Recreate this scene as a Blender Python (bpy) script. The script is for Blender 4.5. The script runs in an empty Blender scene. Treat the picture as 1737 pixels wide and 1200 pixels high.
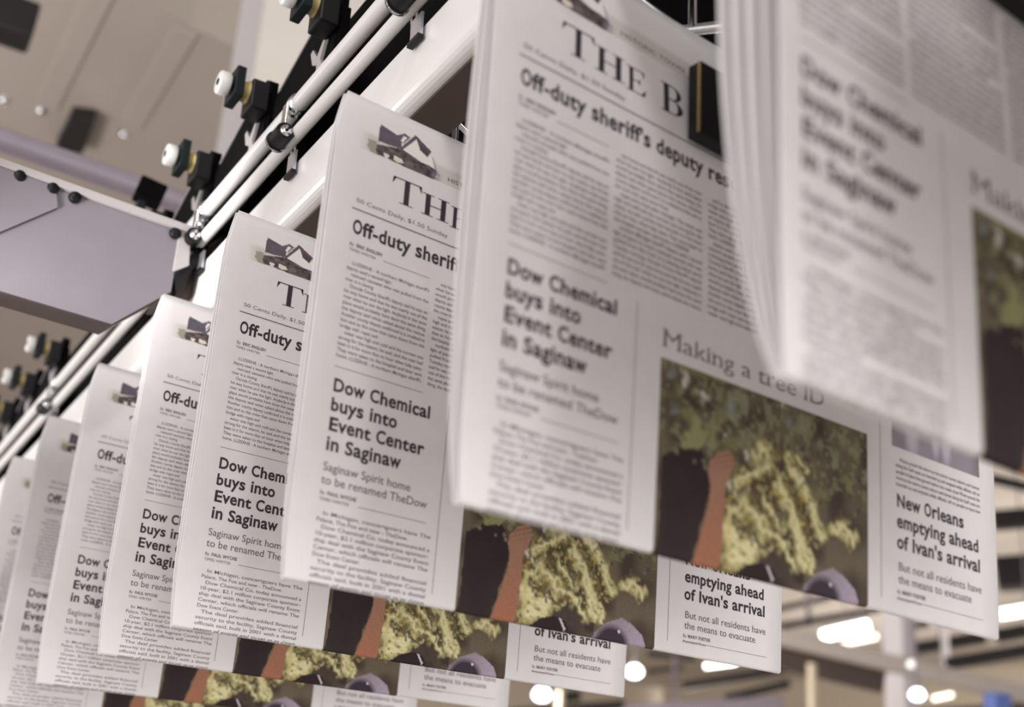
import bpy, bmesh, math, random
import numpy as np
from mathutils import Vector, Matrix

# ---------------------------------------------------------------- camera, sky, big lights, exposure
SC = bpy.context.scene
COL = SC.collection
Z0 = 2.05                                    # height of the top edge of the third newspaper
CAM = np.array([-0.30394904, -0.55825972, -0.39221981])
ROT = np.array([[0.77194253, 0.26982733, 0.57558486],
                [-0.63272804, 0.23879376, 0.73663612],
                [0.06131849, -0.93282943, 0.35506238]])
FPX = 2160.48
STEP = np.array([0.02251117, 0.17168858, -0.00631458])     # from one newspaper to the next
cam_data = bpy.data.cameras.new('camera')
cam = bpy.data.objects.new('camera', cam_data)
COL.objects.link(cam)
cam.matrix_world = Matrix(((ROT[0][0], -ROT[0][1], -ROT[0][2], CAM[0]),
                           (ROT[1][0], -ROT[1][1], -ROT[1][2], CAM[1]),
                           (ROT[2][0], -ROT[2][1], -ROT[2][2], CAM[2] + Z0),
                           (0, 0, 0, 1)))
cam_data.sensor_fit = 'HORIZONTAL'
cam_data.sensor_width = 36.0
cam_data.lens = FPX * 36.0 / 1737.0
cam_data.clip_start = 0.02
cam_data.clip_end = 200
cam_data.dof.use_dof = True
cam_data.dof.focus_distance = 0.85
cam_data.dof.aperture_fstop = 6.2
SC.camera = cam

world = bpy.data.worlds.new('hall_light')
SC.world = world
world.use_nodes = True
bg = world.node_tree.nodes['Background']
bg.inputs[0].default_value = (1.0, 0.985, 0.985, 1)
bg.inputs[1].default_value = 1.45

def area(name, loc, target, size, power, color=(1, .98, .97)):
    d = bpy.data.lights.new(name, 'AREA')
    d.shape = 'DISK'
    d.size = size
    d.energy = power
    d.color = color
    o = bpy.data.objects.new(name, d)
    COL.objects.link(o)
    o.location = loc
    o.rotation_euler = (Vector(target) - Vector(loc)).to_track_quat('-Z', 'Y').to_euler()
    return o

def point(name, loc, power, radius=.3, color=(1, .95, .9)):
    d = bpy.data.lights.new(name, 'POINT')
    d.energy = power
    d.shadow_soft_size = radius
    d.color = color
    o = bpy.data.objects.new(name, d)
    COL.objects.link(o)
    o.location = loc
    return o

area('hall_lamp_key', (-0.95, -2.55, Z0 + 1.8), (0.1, 0, Z0 - .1), 0.34, 30)
area('front_fill', (1.2, -3.6, Z0 - .7), (0.3, 0.2, Z0 - .15), 2.4, 78)  # added fill from the camera side to brighten the page fronts, no real fixture
area('left_fill', (-2.6, -0.7, Z0 - .55), (0.1, 0.8, Z0), 1.6, 34, (1, .96, .97))  # added low fill from the left to whiten beam and rods

SC.view_settings.view_transform = 'Standard'
SC.view_settings.look = 'None'
SC.view_settings.gamma = 1
SC.view_settings.use_curve_mapping = False
SC.view_settings.exposure = -0.03

# ---------------------------------------------------------------- small helpers
def ray(x, y):
    v = ROT @ np.array([(x - 868.5) / FPX, (y - 600) / FPX, 1.0])
    return v / np.linalg.norm(v)

def far(x, y, dist):
    """the place in the hall that lies DIST metres away in that direction of the photograph"""
    p = CAM + ray(x, y) * dist
    return Vector((p[0], p[1], p[2] + Z0))

def on_y(x, y, Y):
    v = ray(x, y)
    p = CAM + v * (Y - CAM[1]) / v[1]
    return Vector((p[0], p[1], p[2] + Z0))

def on_z(x, y, Z):
    v = ray(x, y)
    p = CAM + v * (Z - Z0 - CAM[2]) / v[2]
    return Vector((p[0], p[1], p[2] + Z0))

DH = STEP / np.linalg.norm(STEP)
EX = np.cross(DH, [0, 0, 1.0]); EX /= np.linalg.norm(EX)
EZ = np.cross(EX, DH)

def rail(X, Z, y):
    """conveyor frame: X across, Z up, y along the row of newspapers (metres from the camera)"""
    p = CAM + EX * X + EZ * Z + DH * y
    return Vector((p[0], p[1], p[2] + Z0))

def srgb(r, g, b):
    f = lambda c: c / 12.92 if c <= .04045 else ((c + .055) / 1.055) ** 2.4
    return (f(r / 255), f(g / 255), f(b / 255))

def material(name, rgb, rough=.6, metal=0.0, spec=.4, noise=.06, scale=40, bump=0, coat=0):
    m = bpy.data.materials.new(name)
    m.use_nodes = True
    nt = m.node_tree
    b = nt.nodes['Principled BSDF']
    b.inputs['Roughness'].default_value = rough
    b.inputs['Metallic'].default_value = metal
    b.inputs['Specular IOR Level'].default_value = spec
    b.inputs['Coat Weight'].default_value = coat
    tc = nt.nodes.new('ShaderNodeTexCoord')
    n = nt.nodes.new('ShaderNodeTexNoise')
    n.inputs['Scale'].default_value = scale
    n.inputs['Detail'].default_value = 4
    nt.links.new(tc.outputs['Object'], n.inputs['Vector'])
    r = nt.nodes.new('ShaderNodeValToRGB')
    r.color_ramp.elements[0].position = .3
    r.color_ramp.elements[1].position = .7
    r.color_ramp.elements[0].color = (*[c * (1 - noise) for c in rgb], 1)
    r.color_ramp.elements[1].color = (*[min(1, c * (1 + noise)) for c in rgb], 1)
    nt.links.new(n.outputs['Fac'], r.inputs['Fac'])
    nt.links.new(r.outputs['Color'], b.inputs['Base Color'])
    if bump:
        bp = nt.nodes.new('ShaderNodeBump')
        bp.inputs['Strength'].default_value = bump
        bp.inputs['Distance'].default_value = .001
        nt.links.new(n.outputs['Fac'], bp.inputs['Height'])
        nt.links.new(bp.outputs['Normal'], b.inputs['Normal'])
    return m

def emitter(name, rgb, strength):
    m = bpy.data.materials.new(name)
    m.use_nodes = True
    nt = m.node_tree
    b = nt.nodes['Principled BSDF']
    b.inputs['Base Color'].default_value = (.8, .8, .8, 1)
    b.inputs['Emission Color'].default_value = (*rgb, 1)
    b.inputs['Emission Strength'].default_value = strength
    return m

def printed(name):
    m = bpy.data.materials.new(name)
    m.use_nodes = True
    nt = m.node_tree
    b = nt.nodes['Principled BSDF']
    b.inputs['Roughness'].default_value = .75
    b.inputs['Specular IOR Level'].default_value = .25
    a = nt.nodes.new('ShaderNodeAttribute')
    a.attribute_name = 'ink'
    nt.links.new(a.outputs['Color'], b.inputs['Base Color'])
    return m

M = dict(
    paper=material('newsprint', (.685, .664, .662), .85, spec=.15, noise=.025, scale=60, bump=.05),
    ink=material('black_ink', (.045, .035, .042), .7, spec=.2),
    text=material('text_ink', (.15, .132, .14), .7, spec=.2),
    picture=printed('picture_ink'),
    white=material('white_gloss_paint', (.78, .765, .75), .28, spec=.5, noise=.02, scale=12),
    whiteplastic=material('white_plastic', (.80, .79, .76), .35, noise=.02),
    black=material('black_plastic', (.006, .005, .006), .42, spec=.25, noise=.2),
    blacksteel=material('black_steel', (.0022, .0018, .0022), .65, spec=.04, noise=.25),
    rim=material('brown_rim_shade', srgb(58, 47, 44), .6, noise=.1),  # brown holds the shade under the grey panel
    yellowedge=material('worn_yellow_edge', (.16, .11, .035), .6, noise=.3),
    chrome=material('chrome', (.70, .70, .72), .16, 1.0, noise=.05),
    steel=material('bright_steel', (.62, .60, .64), .35, .8, noise=.06),
    brass=material('yellow_bushing', (.46, .36, .15), .4, noise=.15, scale=80),
    tealsquare=material('dark_teal_plastic', (.006, .012, .013), .45, spec=.2),
    greypanel=material('grey_panel_paint', srgb(122, 116, 122), .45, spec=.35, noise=.03, scale=30),
    greylip=material('pale_grey_paint', srgb(172, 167, 166), .45, noise=.03),
    cranepaint=material('grey_crane_paint', srgb(176, 165, 156), .5, noise=.04),
    pipe=material('grey_pipe_paint', srgb(140, 130, 140), .4, noise=.04),
    beige=material('beige_cladding', srgb(180, 169, 159), .8, noise=.03, scale=3),
    darkbrown=material('dark_brown_steel', (.012, .008, .008), .6, noise=.3, scale=8),
    brown=material('brown_grey_steel', srgb(74, 60, 52), .6, noise=.1, scale=6),
    ceiling=material('pale_roof_deck', srgb(208, 199, 188), .8, noise=.04, scale=1),
    palewall=material('pale_wall_paint', srgb(216, 203, 184), .8, noise=.02, scale=1),
    column=material('pale_column_paint', srgb(222, 216, 218), .5, noise=.02, scale=4),
    floor=material('grey_concrete', srgb(150, 142, 136), .6, noise=.15, scale=2),
    cream=material('cream_paint', srgb(216, 200, 170), .6, noise=.05, scale=5),
    blue=material('blue_paint', srgb(96, 120, 190), .5, noise=.05),
    tube=emitter('white_tube_light', (1, .97, .92), 9),
    warm=emitter('warm_tube_light', (1, .86, .66), 4),
    cool=emitter('cool_lamp_light', (.78, .82, 1), 9),
    globe=emitter('globe_light', (1, .97, .86), 1.1),
)

def tag(o, label, cat, group=None, kind=None):
    if label: o['label'] = label
    if cat: o['category'] = cat
    if group: o['group'] = group
    if kind: o['kind'] = kind
    return o

def empty(name, loc, label=None, cat=None, group=None, rot=None):
    o = bpy.data.objects.new(name, None)
    o.empty_display_size = .02
    COL.objects.link(o)
    o.location = loc
    if rot is not None: o.rotation_euler = rot
    return tag(o, label, cat, group)

class Mesh:
    """collects shapes in world space, then links them as one mesh object"""
    def __init__(s): s.v = []; s.f = []; s.sm = []
    def add(s, verts, faces, smooth=False):
        n = len(s.v)
        s.v += [Vector(v) for v in verts]
        s.f += [[i + n for i in f] for f in faces]
        s.sm += [smooth] * len(faces)
        return s
    def box8(s, p):
        return s.add(p, [(0, 3, 2, 1), (4, 5, 6, 7), (0, 1, 5, 4), (1, 2, 6, 5), (2, 3, 7, 6), (3, 0, 4, 7)])
    def prism(s, pts, off):
        off = Vector(off); n = len(pts)
        a = [Vector(p) for p in pts]
        s.add(a + [p + off for p in a], [list(range(n))[::-1], list(range(n, 2 * n))] + [(i, (i + 1) % n, n + (i + 1) % n, n + i) for i in range(n)])
        return s
    def box(s, c, ax, half):
        """centre, three axes, three half sizes; edges bevelled a little"""
        c = Vector(c); a = [Vector(x).normalized() for x in ax]
        bm = bmesh.new()
        bmesh.ops.create_cube(bm, size=2)
        for v in bm.verts: v.co = Vector((v.co.x * half[0], v.co.y * half[1], v.co.z * half[2]))
        bmesh.ops.bevel(bm, geom=bm.edges[:], offset=min(half) * .22, segments=2, affect='EDGES', profile=.6)
        bm.verts.index_update()
        vs = [c + a[0] * v.co.x + a[1] * v.co.y + a[2] * v.co.z for v in bm.verts]
        s.add(vs, [[v.index for v in f.verts] for f in bm.faces])
        bm.free()
        return s
    def bar(s, p, q, w, h, up=(0, 0, 1)):
        p, q = Vector(p), Vector(q); d = q - p
        side = d.cross(Vector(up)).normalized()
        u = side.cross(d).normalized()
        return s.box((p + q) / 2, (d, side, u), (d.length / 2, w / 2, h / 2))
    def tube(s, p, q, r, r2=None, n=20, caps=True):
        p, q = Vector(p), Vector(q); d = (q - p).normalized(); r2 = r if r2 is None else r2
        a = d.orthogonal().normalized(); b = d.cross(a)
        ring = lambda c, rr: [c + (a * math.cos(t) + b * math.sin(t)) * rr for t in [2 * math.pi * i / n for i in range(n)]]
        s.add(ring(p, r) + ring(q, r2), [(i, (i + 1) % n, n + (i + 1) % n, n + i) for i in range(n)], True)
        if caps:
            s.add(ring(p, r), [list(range(n))[::-1]]); s.add(ring(q, r2), [list(range(n))])
        return s
    def lathe(s, p, axis, prof, n=24):
        """prof: (distance along axis, radius)"""
        p = Vector(p); d = Vector(axis).normalized(); a = d.orthogonal().normalized(); b = d.cross(a)
        vs = []
        for t, r in prof:
            vs += [p + d * t + (a * math.cos(x) + b * math.sin(x)) * r for x in [2 * math.pi * i / n for i in range(n)]]
        fs = []
        for k in range(len(prof) - 1):
            fs += [(k * n + i, k * n + (i + 1) % n, (k + 1) * n + (i + 1) % n, (k + 1) * n + i) for i in range(n)]
        s.add(vs, fs, True)
        return s
    def build(s, name, mat, parent=None, label=None):
        me = bpy.data.meshes.new(name)
        org = Vector(parent.matrix_world.translation) if parent is not None and parent.type == 'EMPTY' else None
        base = Vector((0, 0, 0))
        if parent is not None:
            base = world_origin(parent)
        me.from_pydata([v - base for v in s.v], [], s.f)
        me.polygons.foreach_set('use_smooth', s.sm)
        me.materials.append(mat)
        me.update()
        bm = bmesh.new(); bm.from_mesh(me)
        bmesh.ops.recalc_face_normals(bm, faces=bm.faces[:])
        bm.to_mesh(me); bm.free()
        o = bpy.data.objects.new(name, me)
        COL.objects.link(o)
        if parent is not None: o.parent = parent
        if label: o['label'] = label
        return o

def world_origin(o):
    p = Vector(o.location)
    while o.parent is not None:
        o = o.parent; p = p + Vector(o.location)
    return p

def copy_tree(o, parent=None):
    c = o.copy()
    COL.objects.link(c)
    c.parent = parent
    for ch in list(o.children): copy_tree(ch, c)
    return c

# ---------------------------------------------------------------- the printed page (millimetres: u across, v down)
H_PAGE, W_PAGE = 280.0, 375.0
GLYPH = {}
def glyph_raw(txt, off):
    c = bpy.data.curves.new('glyph', 'FONT')
    c.body = txt; c.size = 1; c.offset = off; c.resolution_u = 3
    o = bpy.data.objects.new('glyph', c)
    COL.objects.link(o)
    dg = bpy.context.evaluated_depsgraph_get()
    me = bpy.data.meshes.new_from_object(o.evaluated_get(dg))
    vs = [(v.co.x, v.co.y) for v in me.vertices]
    fs = [list(p.vertices) for p in me.polygons]
    bpy.data.objects.remove(o); bpy.data.curves.remove(c); bpy.data.meshes.remove(me)
    return vs, fs
HH = {}
NARROW = dict(O=.66, C=.80, D=.86, G=.78, S=1.0, N=.84, M=.86, w=.84, m=.88, o=.90, d=.92, b=.92, p=.92, q=.92, g=.94, e=.96, E=1.08, B=1.02, s=1.08, a=1.04, r=1.05, f=1.05, t=1.08)
def glyph(ch, off):
    k = (ch, off)
    if k not in GLYPH:
        if off not in HH: HH[off] = max(x for x, y in glyph_raw('HH', off)[0])
        adv = max(x for x, y in glyph_raw('H' + ch + 'H', off)[0]) - HH[off]
        vs, fs = glyph_raw(ch, off) if ch != ' ' else ([], [])
        if off > .02:                                   # headline face: narrow round letters, tall lower case
            q = NARROW.get(ch, 1.0)
            tall = 1.07 if ch.islower() else 1.0
            vs = [(x * q + .012, y * tall if y > 0 and ch not in 'bdfhklt' else y) for x, y in vs]
            adv = adv * q + .024
        GLYPH[k] = (vs, fs, adv)
    return GLYPH[k]

class Ink:
    def __init__(s): s.v = []; s.f = []
    def poly(s, pts):
        n = len(s.v); s.v += pts; s.f.append(list(range(n, n + len(pts))))
    def rule(s, u0, u1, v, t, vertical=False):
        k = max(1, int(abs(u1 - u0) / 8))
        for i in range(k):
            a = u0 + (u1 - u0) * i / k; b = u0 + (u1 - u0) * (i + 1) / k
            if vertical: s.poly([(v, b), (v + t, b), (v + t, a), (v, a)])
            else: s.poly([(a, v + t), (b, v + t), (b, v), (a, v)])
    def line(s, txt, u0, v, cap, off=0.0, u1=None, sx=None):
        """one line of type, baseline v, capital height cap; squeezed to end at u1"""
        k = cap / .69
        nat = sum(glyph(c, off)[2] for c in txt)
        if u1 is not None: sx = (u1 - u0) / nat
        elif sx is None: sx = k
        x = u0
        for c in txt:
            vs, fs, adv = glyph(c, off)
            n = len(s.v)
            s.v += [(x + a * sx, v - b * k) for a, b in vs]
            s.f += [[i + n for i in f] for f in fs]
            x += adv * sx
        return x
    def serif(s, parts, u0, vbase, w, h):
        for p in parts: s.poly([(u0 + x * w, vbase - y * h) for x, y in p])

def bowl(x0, yc, rx, ry, thick):
    out = []
    k = 10
    for i in range(k):
        a, b = [-math.pi / 2 + math.pi * j / k for j in (i, i + 1)]
        def P(t, inner):
            tt = thick * (abs(math.cos(t)) ** .8) + .035
            R, Q = (rx - tt, ry - .035) if inner else (rx, ry)
            return (x0 + R * math.cos(t), yc + Q * math.sin(t))
        out.append([P(a, 0), P(b, 0), P(b, 1), P(a, 1)])
    return out
R4 = lambda a, b, c, d: [(a, b), (c, b), (c, d), (a, d)]
SERIF = {
    'T': [R4(.42, .03, .60, .96), R4(.28, 0, .74, .03), R4(.02, .955, 1, 1),
          [(.0, .70), (.12, .955), (.02, 1)], [(1.02, .70), (1.0, 1), (.90, .955)]],
    'H': [R4(.14, .03, .32, .97), R4(.70, .03, .88, .97), R4(.32, .48, .70, .525), R4(.02, 0, .44, .035), R4(.58, 0, 1, .035),
          R4(.02, .965, .44, 1), R4(.58, .965, 1, 1)],
    'E': [R4(.16, .03, .36, .97), R4(.02, 0, .96, .04), R4(.02, .96, .92, 1), R4(.36, .485, .70, .525),
          [(.80, .96), (.92, .72), (.92, 1)], [(.78, .04), (.96, 0), (1, .30)], [(.62, .52), (.70, .36), (.72, .66)]],
    'B': [R4(.14, .03, .36, .97), R4(.02, 0, .5, .04), R4(.02, .96, .5, 1), R4(.36, .485, .5, .525)]
         + bowl(.46, .745, .44, .255, .17) + bowl(.46, .262, .50, .262, .19),
}

mast, body = Ink(), Ink()
lead, side, right_head, title = Ink(), Ink(), Ink(), Ink()
mast.serif(SERIF['T'], 36.8, 56.8, 20.3, 15.8)
mast.serif(SERIF['H'], 57.6, 57.4, 20, 13.8)
mast.serif(SERIF['E'], 78.6, 58.6, 13.4, 13.8)
mast.serif(SERIF['B'], 102.5, 59.6, 16.5, 16.8)
mast.line('HISTORIC TOWN', 74.5, 30.0, 2.7, .0, u1=121)

BOLD = .026
def sx_of(txt, w, off): return w / sum(glyph(c, off)[2] for c in txt)
s1 = sx_of("Off-duty sherif", 70.5, BOLD)
lead.line("Off-duty sheriff's deputy rescues", 14, 85.6, 8.3, BOLD, sx=s1)
s2 = sx_of('Dow Chemical', 63.5, BOLD)
for i, t in enumerate(['Dow Chemical', 'buys into', 'Event Center', 'in Saginaw']):
    side.line(t, 13.4, 178.4 + 10.75 * i, 7.0, BOLD, sx=s2)
s3 = sx_of('emptying ahead', 76, BOLD)
for i, t in enumerate(['New Orleans', 'emptying ahead', "of Ivan's arrival"]):
    right_head.line(t, 281, 223.4 + 11 * i, 6.9, BOLD, sx=s3)
def serif_line(I, txt, u0, v, cap, off, u1):
    nat = sum(glyph(c, off)[2] for c in txt); sx = (u1 - u0) / nat; k = cap / .69; x = u0
    I.line(txt, u0, v, cap, off, u1=u1)
    for c in txt:
        vs = glyph(c, off)[0]
        for at, chars in ((0.0, 'MkinrIt'), (.69, 'MID'), (.47, 'inr')):
            if c not in chars: continue
            xs = sorted(a for a, b in vs if abs(b - at) < .025)
            groups = []
            for a in xs:
                if groups and a - groups[-1][1] < .13: groups[-1][1] = a
                else: groups.append([a, a])
            for g0, g1 in groups:
                if g1 - g0 > .2: g1 = g0 + .06
                e = .07 if at in (0.0, .69) else .05
                I.poly([(x + (g0 - e) * sx, v - at * k + .0), (x + (g1 + (e if at != .47 else 0)) * sx, v - at * k), (x + (g1 + (e if at != .47 else 0)) * sx, v - (at + .035) * k), (x + (g0 - e) * sx, v - (at + .035) * k)])
        x += glyph(c, off)[2] * sx
serif_line(title, 'Making a tree ID', 105, 184.3, 8.3, -.004, 222)

body.line('50 Cents Daily, $1.50 Sunday', 14.5, 66.6, 2.6, 0, u1=78)
body.line('Thursday, September 16', 130, 66.6, 2.4, 0, u1=190)
body.rule(12.5, 362, 70.6, .75)
def byline(u, v, name, rest, u1, ur0, ur1):
    body.line('By', u, v, 2.0, .0, u1=u + 3)
    body.line(name, u + 4.4, v, 2.0, .03, u1=u1)
    body.line(rest, u, v + 3.2, 1.7, 0, u1=u1 - 4)
    body.rule(ur0, ur1, v + 2.2, .3)
byline(13.4, 93.6, 'ERIC ENGLISH', 'TIMES WRITER', 35, 36, 68)
byline(13.4, 234.2, 'PAUL WYCHE', 'TIMES WRITER', 35.5, 37, 80.5)
byline(281, 269.0, 'MARY FOSTER', 'Associated Press', 306, 281, 360)
SUB = sx_of('to be renamed TheDow', 66.5, .004)
body.line('Saginaw Spirit home', 13.4, 221.6, 4.5, .004, sx=SUB)
body.line('to be renamed TheDow', 13.4, 228.6, 4.5, .004, sx=SUB)
body.line('But not all residents have', 282, 257, 4.4, .004, u1=359)
body.line('the means to evacuate', 282, 263.6, 4.4, .004, u1=349)
body.rule(13, 70, 164.6, .3)
body.rule(168, 281, 88.6, .3, True)
body.rule(168, 281, 267.4, .3, True)

STORY = ("LUZERNE - A northern Michigan sheriff's deputy used a second light of patrol to reach a rescued canoeist who was pulled from "
         "the river in a closing ticket early Tuesday morning. Oscoda County Sheriff's deputy said he was on his way home and that he "
         "was nearly out of the river when he saw the light. Anybody in the same place would probably have done the same thing, the deputy said "
         "when asked about the rescue. Another county deputy confirmed it is credited to him and to the crew that came down from the bridge "
         "with ropes and a boat after midnight. The water was high and cold and the current was strong for the season, he said, and the men "
         "had been in it for more than an hour when help came. They were taken to the hospital and later sent home. ").split()
rnd = random.Random(4)
def column(u0, u1, v0, v1, lead, words, start=0, ragged=.25):
    k = start; v = v0; first = True
    w = u1 - u0
    off = .004
    size = 2.05
    sx = size / .69 * .92
    while v <= v1:
        ind = 3.2 if first else 0
        ln = []; width = ind
        while True:
            t = words[k % len(words)]
            tw = sum(glyph(c, off)[2] for c in t + ' ') * sx
            if width + tw > w + 1.5 and ln: break
            ln.append(t); width += tw; k += 1
        last = rnd.random() < .14
        txt = ' '.join(ln)
        if last: txt = ' '.join(ln[:max(1, int(len(ln) * rnd.uniform(.4, .9)))])
        body.line(txt, u0 + ind, v, size, off, u1=None if last else u1, sx=sx)
        first = last
        v += lead
column(13.2, 68.5, 104.6, 161.5, 3.42, STORY)
column(72.6, 130.5, 98.0, 162.5, 3.42, STORY, 40)
column(135, 190.5, 98.0, 160.5, 3.42, STORY, 85)
column(195, 252, 98.0, 160.5, 3.42, STORY, 20)
DOW = ['In Michigan, concertgoers have The', 'Palace, The Fox and now - TheDow.', 'Dow Chemical Co. today announced a', '10-year, $2.1 million corporate sponsor-',
       'ship deal with the Saginaw County Event', 'Center, which officials will rename The', 'Dow Event Center.', 'The deal provides added financial',
       'security to the facility, Saginaw County', 'officials said, built in 2001 with a dismal', 'season of events and ticket sales down']
for i, t in enumerate(DOW):
    short = i == 6
    ind = 3.2 if i in (0, 2, 7) else 0
    body.line(t, 13.3 + ind, 244.6 + 3.55 * i, 2.15, .005, u1=42 if short else (70 if i == 1 else 84.5))
NEW = ('Waves pound the shore as the storm comes ashore and homes along the Gulf coast are boarded up and emptied while officials '
       'call on people to leave low ground before the roads close ').split()
column(281, 359.5, 198.5, 212.8, 3.4, NEW)

# pictures printed on the page, painted cell by cell as flat ink
PICS = {
'arm':[(137.5,236.6),(138.4,231.8),(143.5,226.2),(151.0,223.6),(153.8,224.7),(155.5,229.0),(152.2,236.2),(148.9,242.1),(149.4,248.8),(148.6,258.0),(147.9,269.3),(146.3,280.5),(129.1,282.4),(132.0,272.2),(135.8,260.5),(138.6,251.0),(139.6,242.9)],
'dark':[(109.0,237.4),(119.6,230.4),(132.2,227.5),(137.4,233.1),(139.6,242.9),(138.1,253.4),(134.3,266.3),(129.1,282.4),(107.3,283.1),(108.7,255.1)],
'lf1':[(119.6,230.4),(124.1,220.2),(129.6,211.9),(137.2,214.6),(135.4,223.2),(128.2,229.0)],
'fol':[(148.6,246.7),(156.8,233.4),(168.8,221.2),(184.7,215.1),(197.3,217.0),(211.6,233.5),(224.0,251.6),(204.9,270.4),(187.4,262.0),(173.5,271.3),(148.7,281.2),(147.0,265.0)],
'cap':[(206.9,276.8),(215.8,269.9),(228.1,265.2),(236.5,267.6),(245.9,273.0),(250.2,281.8),(204.5,283.1)],
'capd':[(210.1,276.7),(219.4,272.8),(228.7,272.0),(236.1,275.7),(239.6,282.3),(204.5,283.1)],
'head':[(158.4,279.5),(165.0,274.5),(175.2,271.9),(183.7,273.5),(187.0,279.2),(156.8,283.1)],
'blobs':[((195.4,220.5),10),((202.5,228.1),11),((211.5,235.9),11),((220.3,249.9),12),((187.9,232.5),9),((194.9,241.7),10),((203.4,259.0),12),((165.2,247.8),13),((175.4,253.9),13),((187.5,257.3),12),((235.7,245.7),14),((163.4,266.4),17),((156.8,256.4),10),((153.5,271.6),12),((151.9,265.2),10),((170.2,262.9),12),((180.6,248.2),8),((202.8,218.3),7),((213.1,244.1),8),((198.2,251.7),9),((148.5,236.4),6),((230.7,228.2),6),((227.9,203.6),6),((234.0,198.3),5),((211.0,195.0),7),((177.5,221.6),10),((173.9,229.6),10),((163.6,236.6),8)],
'white':[((120.5,196.7),6),((133.5,202.6),7),((152.7,240.1),6),((162.8,223.2),4),((188.8,189.3),6),((202.6,225.6),4),((156.8,243.8),4),((148.5,216.6),4)],
'blue':[((116.1,211.9),6),((159.7,218.8),4),((153.5,202.2),6),((194.1,198.0),6),((111.0,195.8),6)],
'roof':[(25.0,12.0),(36.9,14.5),(40.2,17.5),(40.7,22.0),(32.0,23.1),(24.8,23.4)],
'gs':[(36.9,14.5),(41.8,11.2),(46.1,12.2),(42.0,17.9),(39.6,17.8)],
'gsw':[(39.6,17.2),(41.4,13.0),(43.9,13.4),(41.3,17.6)],
'gr':[(40.0,21.5),(49.4,9.1),(61.6,15.3),(59.3,19.7),(53.6,17.5),(50.3,11.6),(41.3,22.6)],
'gw':[(41.3,22.1),(50.0,12.1),(53.0,14.4),(53.7,18.0),(59.3,19.9),(60.6,17.5),(63.0,19.9),(64.5,25.4),(54.7,24.9)],
'grd':[(53.2,13.7),(60.5,16.4),(59.0,20.1),(53.3,17.6)],
'low':[(24.2,25.8),(40.7,22.0),(64.5,25.7),(67.1,27.2),(65.2,32.7),(58.6,32.8),(42.4,32.6),(33.0,32.1),(24.9,32.1),(23.5,29.4)],
'grey':[(12.8,21.3),(23.8,22.7),(64.5,26.0),(83.8,19.4),(84.4,32.2),(65.3,33.0),(42.4,32.6),(13.6,32.4)],
'bush':[(18.3,24.5),(24.0,24.3),(27.0,30.1),(27.3,32.2),(21.5,32.4),(17.8,29.6)],
'white2':[(29.2,29.2),(32.7,29.4),(32.5,32.3),(29.5,31.8)],
'white3':[(36.1,28.1),(41.4,28.6),(43.4,30.6),(38.8,31.9),(35.8,30.9)],

}
def inside(poly, U, V):
    r = np.zeros(U.shape, bool); n = len(poly); j = n - 1
    for i in range(n):
        (xi, yi), (xj, yj) = poly[i], poly[j]
        if yi != yj:
            c = ((yi > V) != (yj > V)) & (U < (xj - xi) * (V - yi) / (yj - yi) + xi)
            r ^= c
        j = i
    return r
def smooth_noise(rng, shape, cell):
    h, w = shape
    g = rng.random((int(h / cell) + 3, int(w / cell) + 3))
    y = np.arange(h) / cell; x = np.arange(w) / cell
    yi = y.astype(int); xi = x.astype(int); fy = (y - yi)[:, None]; fx = (x - xi)[None, :]
    fy = fy * fy * (3 - 2 * fy); fx = fx * fx * (3 - 2 * fx)
    a = g[yi][:, xi]; b = g[yi][:, xi + 1]; c = g[yi + 1][:, xi]; d = g[yi + 1][:, xi + 1]
    return a * (1 - fy) * (1 - fx) + b * (1 - fy) * fx + c * fy * (1 - fx) + d * fy * fx
def mix(img, mask, rgb, a=1.0):
    m = (mask * a)[..., None]
    img[:] = img * (1 - m) + np.array(srgb(*rgb)) * m
def blob(U, V, u, v, r, soft=.35, sq=1.0):
    d = np.hypot(U - u, (V - v) * sq) / r
    return np.clip((1 - d) / soft, 0, 1)

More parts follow.
